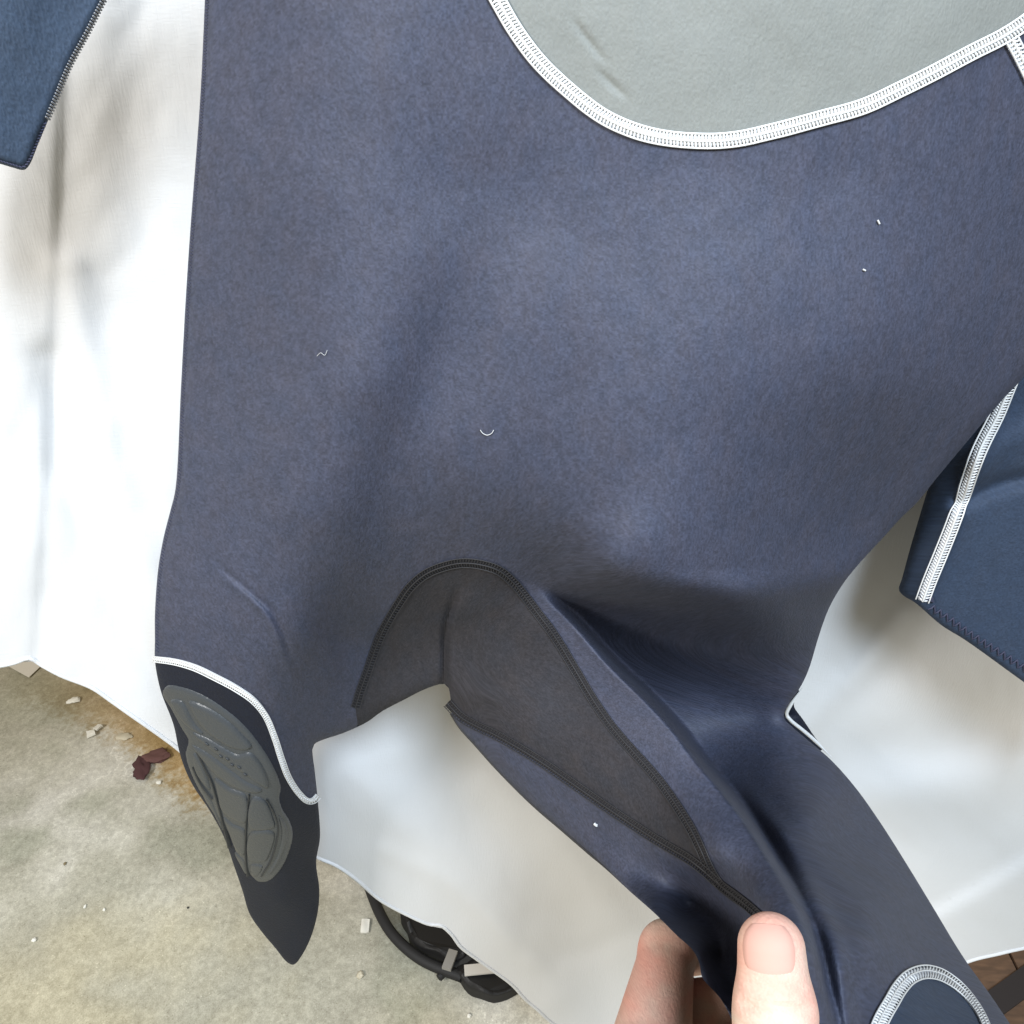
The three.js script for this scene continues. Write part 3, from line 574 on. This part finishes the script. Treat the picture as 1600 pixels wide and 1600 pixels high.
// ---------------------------------------------------------------- hand
{
  const J = (px, py, t, r) => ({ p: deep(px, py, t), r });
  const tip = J(1205, 1480, 0.302, 0.0112), ip = J(1211, 1580, 0.298, 0.0126), mcp = J(1198, 1760, 0.300, 0.0148), cmc = J(1130, 1960, 0.325, 0.022), wrist = J(1060, 2160, 0.345, 0.027), arm = J(1040, 2380, 0.355, 0.03);
  const chain = a => a.slice(1).map((q, i) => [a[i], q]);
  const bones = [
    ...chain([tip, ip, mcp, cmc, wrist, arm]),
    ...chain([J(1190, 1500, .52, .0085), J(1106, 1492, .505, .0098), J(1043, 1484, .44, .013), J(1006, 1700, .372, .0195), J(1040, 1960, .350, .022), wrist]),
    ...chain([J(1230, 1560, .47, .0085), J(1175, 1545, .46, .0098), J(1108, 1575, .43, .0118), J(1066, 1760, .388, .018), J(1060, 1980, .355, .022)]),
    ...chain([J(1270, 1660, .41, .0085), J(1220, 1650, .41, .0095), J(1160, 1680, .40, .0108), J(1120, 1830, .388, .016), J(1080, 2000, .36, .022)]),
    ...chain([J(1290, 1770, .415, .0075), J(1250, 1765, .415, .0085), J(1200, 1790, .408, .0095), J(1160, 1900, .395, .0145), J(1100, 2040, .365, .021)]),
  ];
  const lo = V(1e9, 1e9, 1e9), hi = V(-1e9, -1e9, -1e9);
  for (const b of bones) for (const j of b) { lo.min(j.p.clone().subScalar(j.r + 0.012)); hi.max(j.p.clone().addScalar(j.r + 0.012)); }
  const size = 248, ctr = lo.clone().add(hi).multiplyScalar(0.5), half = Math.max(hi.x - lo.x, hi.y - lo.y, hi.z - lo.z) / 2;
  const mc = new MarchingCubes(size, new THREE.MeshStandardMaterial(), false, false, 700000);
  mc.isolation = 0;
  const p = V(), ab = V(), ap = V(), groups = [0, 5, 10, 14, 18];
  const thumbAx = tip.p.clone().sub(ip.p).normalize(), thumbUp = EYE.clone().sub(ip.p); thumbUp.addScaledVector(thumbAx, -thumbUp.dot(thumbAx)).normalize();
  const creases = [[0.0096, 0.0005], [0.0058, 0.0010], [0.0022, 0.0008], [-0.0015, 0.0010], [-0.0055, 0.0007]];
  const dist = (q) => {
    let out = 1, k = 0.006;
    for (let b = 0; b < bones.length; b++) {
      const A = bones[b][0], B = bones[b][1]; ab.copy(B.p).sub(A.p); ap.copy(q).sub(A.p);
      const t = clamp(ap.dot(ab) / ab.lengthSq(), 0, 1), d = ap.addScaledVector(ab, -t).length() - (A.r + (B.r - A.r) * t);
      const h = Math.max(k - Math.abs(out - d), 0) / k; out = Math.min(out, d) - h * h * k * 0.25;
    }
    // creases over the thumb joint
    const th = ap.copy(q).sub(ip.p), al = th.dot(thumbAx), off = th.addScaledVector(thumbAx, -al).dot(thumbUp);
    if (off > 0.004 && Math.abs(al) < 0.02 && Math.abs(out) < 0.004) for (const [s, k2] of creases) { const e = (al - s + 0.0012 * Math.sin(off * 300 + s * 900)) / 0.0011; out += k2 * Math.exp(-e * e) * sstep(0.005, 0.010, off); }
    return out;
  };
  const BL = 8, cellW = 2 * half / size, put = (x, y, z) => p.set((x - size / 2) / (size / 2), (y - size / 2) / (size / 2), (z - size / 2) / (size / 2)).multiplyScalar(half).add(ctr);
  for (let Z = 0; Z < size; Z += BL) for (let Y = 0; Y < size; Y += BL) for (let X = 0; X < size; X += BL) {
    const far = dist(put(X + BL / 2, Y + BL / 2, Z + BL / 2)), skip = Math.abs(far) > cellW * BL * 0.87 + 0.004;
    for (let z = Z; z < Z + BL; z++) for (let y = Y; y < Y + BL; y++) for (let x = X; x < X + BL; x++) mc.field[x + y * size + z * size * size] = skip ? -far : -dist(put(x, y, z));
  }
  mc.update();
  const n = mc.count, pos = new Float32Array(n * 3), uv = new Float32Array(n * 2);
  for (let i = 0; i < n; i++) for (let k = 0; k < 3; k++) pos[i * 3 + k] = mc.positionArray[i * 3 + k] * half + ctr.getComponent(k);
  for (let i = 0; i < n; i++) { uv[i * 2] = pos[i * 3]; uv[i * 2 + 1] = pos[i * 3 + 1] - pos[i * 3 + 2]; }
  let g = new THREE.BufferGeometry(); g.setAttribute('position', new THREE.BufferAttribute(pos, 3)); g.setAttribute('uv', new THREE.BufferAttribute(uv, 2));
  g = mergeVertices(g, 1e-5); g.computeVertexNormals();
  const sk = tileNoise(512, 512, 9, 9, 3, 71), sf = tileNoise(512, 512, 120, 90, 2, 73);
  const skinMap = tex(512, 512, (i, j) => { const a = sk[j * 512 + i] - 0.5, b = sf[j * 512 + i] - 0.5; return [0.80 + a * 0.07 + b * 0.04, 0.635 - a * 0.12 + b * 0.05, 0.57 - a * 0.12 + b * 0.04]; }); skinMap.repeat.set(9, 9);
  const skinBump = tex(512, 512, (i, j) => sf[j * 512 + i], false); skinBump.repeat.set(14, 14);
  const skin = new THREE.MeshPhysicalMaterial({ map: skinMap, bumpMap: skinBump, bumpScale: 0.00012, roughness: 0.6, specularIntensity: 0.35 });
  const hand = thing('hand', 'bare left hand pinching the lifted leg of the wetsuit', 'hand');
  mesh('hand_body', g, skin, hand);
  // thumb nail
  const ax = tip.p.clone().sub(ip.p).normalize(), to = EYE.clone().sub(tip.p); to.addScaledVector(ax, -to.dot(ax)).normalize(); const sd = ax.clone().cross(to).normalize();
  const np = [], nu = [], ni = [], NU = 14, NV = 16;
  for (let j = 0; j <= NV; j++) for (let i = 0; i <= NU; i++) {
    const u = i / NU * 2 - 1, v = j / NV, len = 0.0155, w = 1 - 0.22 * (Math.max(0, 0.3 - v) / 0.3) ** 2 - 0.16 * (Math.max(0, v - 0.78) / 0.22) ** 2;
    const a = u * 0.86 * w - 0.12, along = -0.0065 + len * v * (1 - 0.10 * u * u) + 0.001 * u * u;
    let c = ip.p.clone().addScaledVector(ax, tip.p.distanceTo(ip.p) + along);
    let lo2 = 0.004, hi2 = 0.02; const dir = to.clone().multiplyScalar(Math.cos(a)).addScaledVector(sd, Math.sin(a));
    for (let s = 0; s < 18; s++) { const mid = (lo2 + hi2) / 2; (dist(c.clone().addScaledVector(dir, mid)) < 0 ? lo2 = mid : hi2 = mid); }
    const edge = Math.min(1, (1 - Math.abs(u)) * 6, v * 7);
    const q = c.addScaledVector(dir, lo2 + 0.00045 * edge - 0.00025 + 0.0006 * v);
    np.push(q.x, q.y, q.z); nu.push(u, v);
  }
  for (let j = 0; j < NV; j++) for (let i = 0; i < NU; i++) { const a = j * (NU + 1) + i, b = a + 1, c = a + NU + 1, d = c + 1; ni.push(a, c, b, b, c, d); }
  mesh('thumb_nail', geo(np, nu, ni), new THREE.MeshPhysicalMaterial({ color: new THREE.Color().setRGB(0.50, 0.285, 0.23), specularIntensity: 0.25, roughness: 0.6, side: THREE.DoubleSide }), hand);
}

// ---------------------------------------------------------------- small things on the floor
function lump(w, h, d, s, k = 0.3, det = 3) {
  const g0 = new THREE.IcosahedronGeometry(0.5, det), p = g0.attributes.position;
  for (let i = 0; i < p.count; i++) { const x = p.getX(i), y = p.getY(i), z = p.getZ(i), f = 1 + k * N(x * 3 + s, y * 3, z * 3) + k * 0.5 * N(x * 7, y * 7 + s, z * 7); p.setXYZ(i, x * w * f, y * h * f, z * d * f); }
  const g = mergeVertices(g0.deleteAttribute('normal').deleteAttribute('uv'), 1e-6); g.computeVertexNormals(); return g;
}
const flat = (rgb, r = 0.8) => new THREE.MeshStandardMaterial({ color: new THREE.Color().setRGB(...rgb), roughness: r });
const chipM = flat([0.78, 0.76, 0.68]), paleM = flat([0.55, 0.5, 0.38]);
function onFloor(name, label, category, g, m, px, py, lift, turn = 0, group) {
  const o = mesh(name, g, m); o.position.copy(ground(px, py)); o.position.y = lift; o.rotation.y = turn; return tag(o, label, category, group);
}
function chipGeo(w, d, t, s) {        // a curled flake
  const g = new THREE.BoxGeometry(w, t, d, 6, 1, 4), p = g.attributes.position;
  for (let i = 0; i < p.count; i++) { const x = p.getX(i), z = p.getZ(i); p.setX(i, x * (1 + 0.25 * N(z * 90 + s, s))); p.setZ(i, z * (1 + 0.3 * N(x * 90, s * 2.1))); p.setY(i, p.getY(i) + t * 1.6 * Math.abs(N(x * 60 + s, z * 60))); }
  g.computeVertexNormals(); return g;
}
const G = 'flakes of white paint on the concrete';
onFloor('paint_chip', 'oblong white paint flake beside the black cable', 'paint chip', chipGeo(0.013, 0.022, 0.003, 1), chipM, 571, 1449, 0.003, 0.05, G);
onFloor('paint_chip', 'curled white flake nearest the left corner of the sheet hem', 'paint chip', lump(0.024, 0.008, 0.014, 3, 0.6), chipM, 117, 1096, 0.004, 0.3, G);
onFloor('paint_chip', 'larger of two white flakes side by side below the stained strip', 'paint chip', chipGeo(0.014, 0.016, 0.004, 5), chipM, 143, 1149, 0.004, 0.5, G);
onFloor('paint_chip', 'smaller of two white flakes side by side below the stained strip', 'paint chip', chipGeo(0.013, 0.013, 0.004, 7), chipM, 154, 1140, 0.004, -0.5, G);
onFloor('paint_chip', 'single small white flake below the dark red scrap', 'paint chip', lump(0.009, 0.005, 0.009, 9, 0.4), chipM, 249, 1224, 0.0025, 0, G);
onFloor('paint_chip', 'small white flake alone on bare concrete at far left', 'paint chip', lump(0.007, 0.005, 0.008, 11, 0.4), chipM, 54, 1470, 0.0025, 0, G);
onFloor('paint_chip', 'left one of two tiny white flecks in the middle of the floor', 'paint chip', lump(0.004, 0.003, 0.008, 12, 0.4), chipM, 133, 1417, 0.0015, 0, G);
onFloor('paint_chip', 'right one of two tiny white flecks in the middle of the floor', 'paint chip', lump(0.004, 0.003, 0.006, 13, 0.4), chipM, 163, 1422, 0.0015, 0.4, G);
onFloor('paint_chip', 'small white fleck below the black bag near the bottom edge', 'paint chip', lump(0.006, 0.004, 0.007, 14, 0.4), chipM, 733, 1588, 0.002, 0, G);
onFloor('pebble', 'small tan pebble on the concrete below the oblong flake', 'pebble', lump(0.010, 0.008, 0.011, 15, 0.4), paleM, 563, 1525, 0.003);
onFloor('pebble', 'flat pale pebble in the stained strip above the red scrap', 'pebble', lump(0.03, 0.008, 0.02, 17, 0.3), paleM, 194, 1152, 0.002);
onFloor('pebble', 'tiny black crumb beside the tip of the hanging leg', 'pebble', lump(0.0035, 0.003, 0.0035, 18, 0.4), flat([0.03, 0.03, 0.025]), 294, 1419, 0.0015);
onFloor('pebble', 'tiny brown crumb in the middle of the floor at left', 'pebble', lump(0.005, 0.003, 0.006, 19, 0.5), flat([0.2, 0.16, 0.09]), 102, 1350, 0.0015);
{
  const s = thing('bark_scrap', 'dark reddish brown crooked scrap on the floor under the sheet', 'scrap', ground(232, 1197).toArray());
  const m1 = flat([0.075, 0.03, 0.032], 0.9), m2 = flat([0.13, 0.062, 0.055], 0.9);
  const a = mesh('scrap_arm', lump(0.052, 0.013, 0.03, 21, 0.5, 4), m2, s), c = ground(242, 1187), b = mesh('scrap_foot', lump(0.03, 0.015, 0.05, 23, 0.5, 4), m1, s), d = ground(222, 1204);
  a.position.copy(c).sub(s.position); a.position.y = 0.006; a.rotation.y = 0.3; b.position.copy(d).sub(s.position); b.position.y = 0.006; b.rotation.y = 0.35;
}
{
  const q = [[12, 1042], [46, 1061], [65, 1043], [44, 1028]].map(p => ground(p[0], p[1])), c = ground(42, 1044), sp = new THREE.Shape(q.map(p => new THREE.Vector2(p.x - c.x, -(p.z - c.z))));
  const g = new THREE.ExtrudeGeometry(sp, { depth: 0.001, bevelEnabled: false }); g.rotateX(-Math.PI / 2);
  const o = mesh('paper_card', g, flat([0.72, 0.69, 0.62])); o.position.set(c.x, 0.004, c.z); tag(o, 'small off white card on the floor under the sheet corner', 'card');
}
// black bag with a looped handle, half behind the hem
{
  const c = ground(705, 1478); const bag = thing('bag', 'black bag with a looped handle on the floor behind the hem', 'bag', [c.x, 0, c.z]);
  const black = flat([0.008, 0.008, 0.009], 0.6), webbing = flat([0.012, 0.012, 0.013], 0.7), greyM = flat([0.28, 0.27, 0.25], 0.5), charcoal = flat([0.03, 0.032, 0.034], 0.5);
  const rel = (px, py, y) => ground(px, py, y).sub(bag.position);
  const slab = (name, px, h, m, y0, k) => {
    const q = smooth(px, true, 6).map(p => rel(p[0], p[1], y0)), sp = new THREE.Shape(q.map(p => new THREE.Vector2(p.x, -p.z)));
    const g = new THREE.ExtrudeGeometry(sp, { depth: h, bevelEnabled: true, bevelThickness: 0.006, bevelSize: 0.006, bevelSegments: 4 }); g.rotateX(-Math.PI / 2); g.translate(0, y0, 0);
    const p = g.attributes.position; for (let i = 0; i < p.count; i++) p.setY(i, p.getY(i) + k * N(p.getX(i) * 40, p.getZ(i) * 40, 3.3)); g.computeVertexNormals();
    return mesh(name, g, m, bag);
  };
  slab('bag_body', [[632, 1434], [645, 1428], [680, 1440], [712, 1458], [728, 1484], [722, 1504], [708, 1508], [684, 1498], [664, 1490], [650, 1478], [643, 1460], [636, 1447]], 0.022, black, 0.007, 0.012);
  const T = new Threads(), pts = [[565, 1350], [583, 1402], [596, 1432], [612, 1458], [634, 1481], [660, 1500], [690, 1514], [722, 1526]].map(p => rel(p[0], p[1], 0.02));
  const cv = new THREE.CatmullRomCurve3(pts).getSpacedPoints(40); T.tube(cv, 0.0085, [V(0, 1, 0)], 10); T.build('handle', webbing, bag);
  slab('bag_pocket', [[720, 1523], [738, 1514], [764, 1520], [790, 1528], [808, 1544], [788, 1555], [764, 1559], [744, 1551], [728, 1538]], 0.016, black, 0.007, 0.012);
  slab('bag_flap', [[702, 1503], [722, 1488], [748, 1494], [766, 1506], [748, 1513], [730, 1518], [722, 1528], [706, 1523]], 0.012, charcoal, 0.008, 0.010);
  const T2 = new Threads(); T2.tube([[699, 1508], [694, 1520], [686, 1528]].map(p => rel(p[0], p[1], 0.015)), 0.006, [V(0, 1, 0)], 8); T2.build('strap_end', webbing, bag);
  const bk = mesh('buckle', new THREE.BoxGeometry(0.014, 0.006, 0.03), greyM, bag); bk.position.copy(rel(703, 1500, 0.036)); bk.rotation.y = -0.3;
  const lb = mesh('label', new THREE.BoxGeometry(0.05, 0.003, 0.016), flat([0.6, 0.58, 0.54]), bag); lb.position.copy(rel(752, 1514, 0.034)); lb.rotation.y = 0.1;
}
// dark brown crate under the sheet at right
{
  const c = ground(1600, 1570, 0.12); const bx = thing('wooden_crate', 'dark brown wooden crate on the floor under the sheet at right', 'crate', [c.x, 0, c.z]);
  const wood = tileNoise(256, 256, 4, 60, 3, 91), wm = tex(256, 256, (i, j) => { const v = 0.75 + wood[j * 256 + i] * 0.5; return [0.36 * v, 0.27 * v, 0.20 * v]; }); const wmat = new THREE.MeshStandardMaterial({ map: wm, roughness: 0.7 }), dark = flat([0.02, 0.016, 0.016], 0.6), rust = flat([0.3, 0.11, 0.05], 0.7);
  for (let i = 0; i < 4; i++) { const b = mesh('board', new THREE.BoxGeometry(0.086, 0.02, 0.3), wmat, bx); b.position.set(-0.12 + i * 0.09, 0.11, 0); }
  for (const s of [-1, 1]) { const b = mesh('side', new THREE.BoxGeometry(0.02, 0.1, 0.3), dark, bx); b.position.set(s * 0.155 + 0.015, 0.05, 0); const e = mesh('end', new THREE.BoxGeometry(0.286, 0.1, 0.02), dark, bx); e.position.set(0.015, 0.0495, s * 0.138); }
  const st = mesh('strap', new THREE.BoxGeometry(0.34, 0.004, 0.03), dark, bx); st.position.set(0.015, 0.1225, -0.03); st.rotation.y = 0.5;
  const rb = mesh('metal_corner', new THREE.BoxGeometry(0.03, 0.006, 0.03), rust, bx); rb.position.set(0.02, 0.1235, -0.11);
}
// lint on the neoprene
{
  const lintM = flat([0.5, 0.5, 0.5], 0.9);
  const fibre = (pts, r, label) => { const T = new Threads(), [P, U] = onShell(suit, smooth(pts, false, 2), 0.0007); T.tube(P, r, U, 5); return tag(T.build('lint', lintM, scene), label, 'lint'); };
  fibre([[751, 671], [755, 676], [762, 679], [769, 676], [772, 671]], 0.0002, 'curved white lint fibre in the middle of the torso');
  fibre([[1370, 344], [1373, 350]], 0.00042, 'upper of two white lint specks on the torso at right');
  fibre([[1347, 421], [1351, 423]], 0.00042, 'lower of two white lint specks on the torso at right');
  fibre([[497, 556], [503, 551], [509, 555], [513, 547]], 0.00011, 'pale lint curl on the left half of the torso');
  fibre([[930, 1286], [932, 1288], [934, 1289]], 0.0009, 'bright white speck between the leg seam and the leg edge');
}

scene.traverse(o => { if (o.isMesh) o.castShadow = o.receiveShadow = true; });
renderer.render(scene, camera);
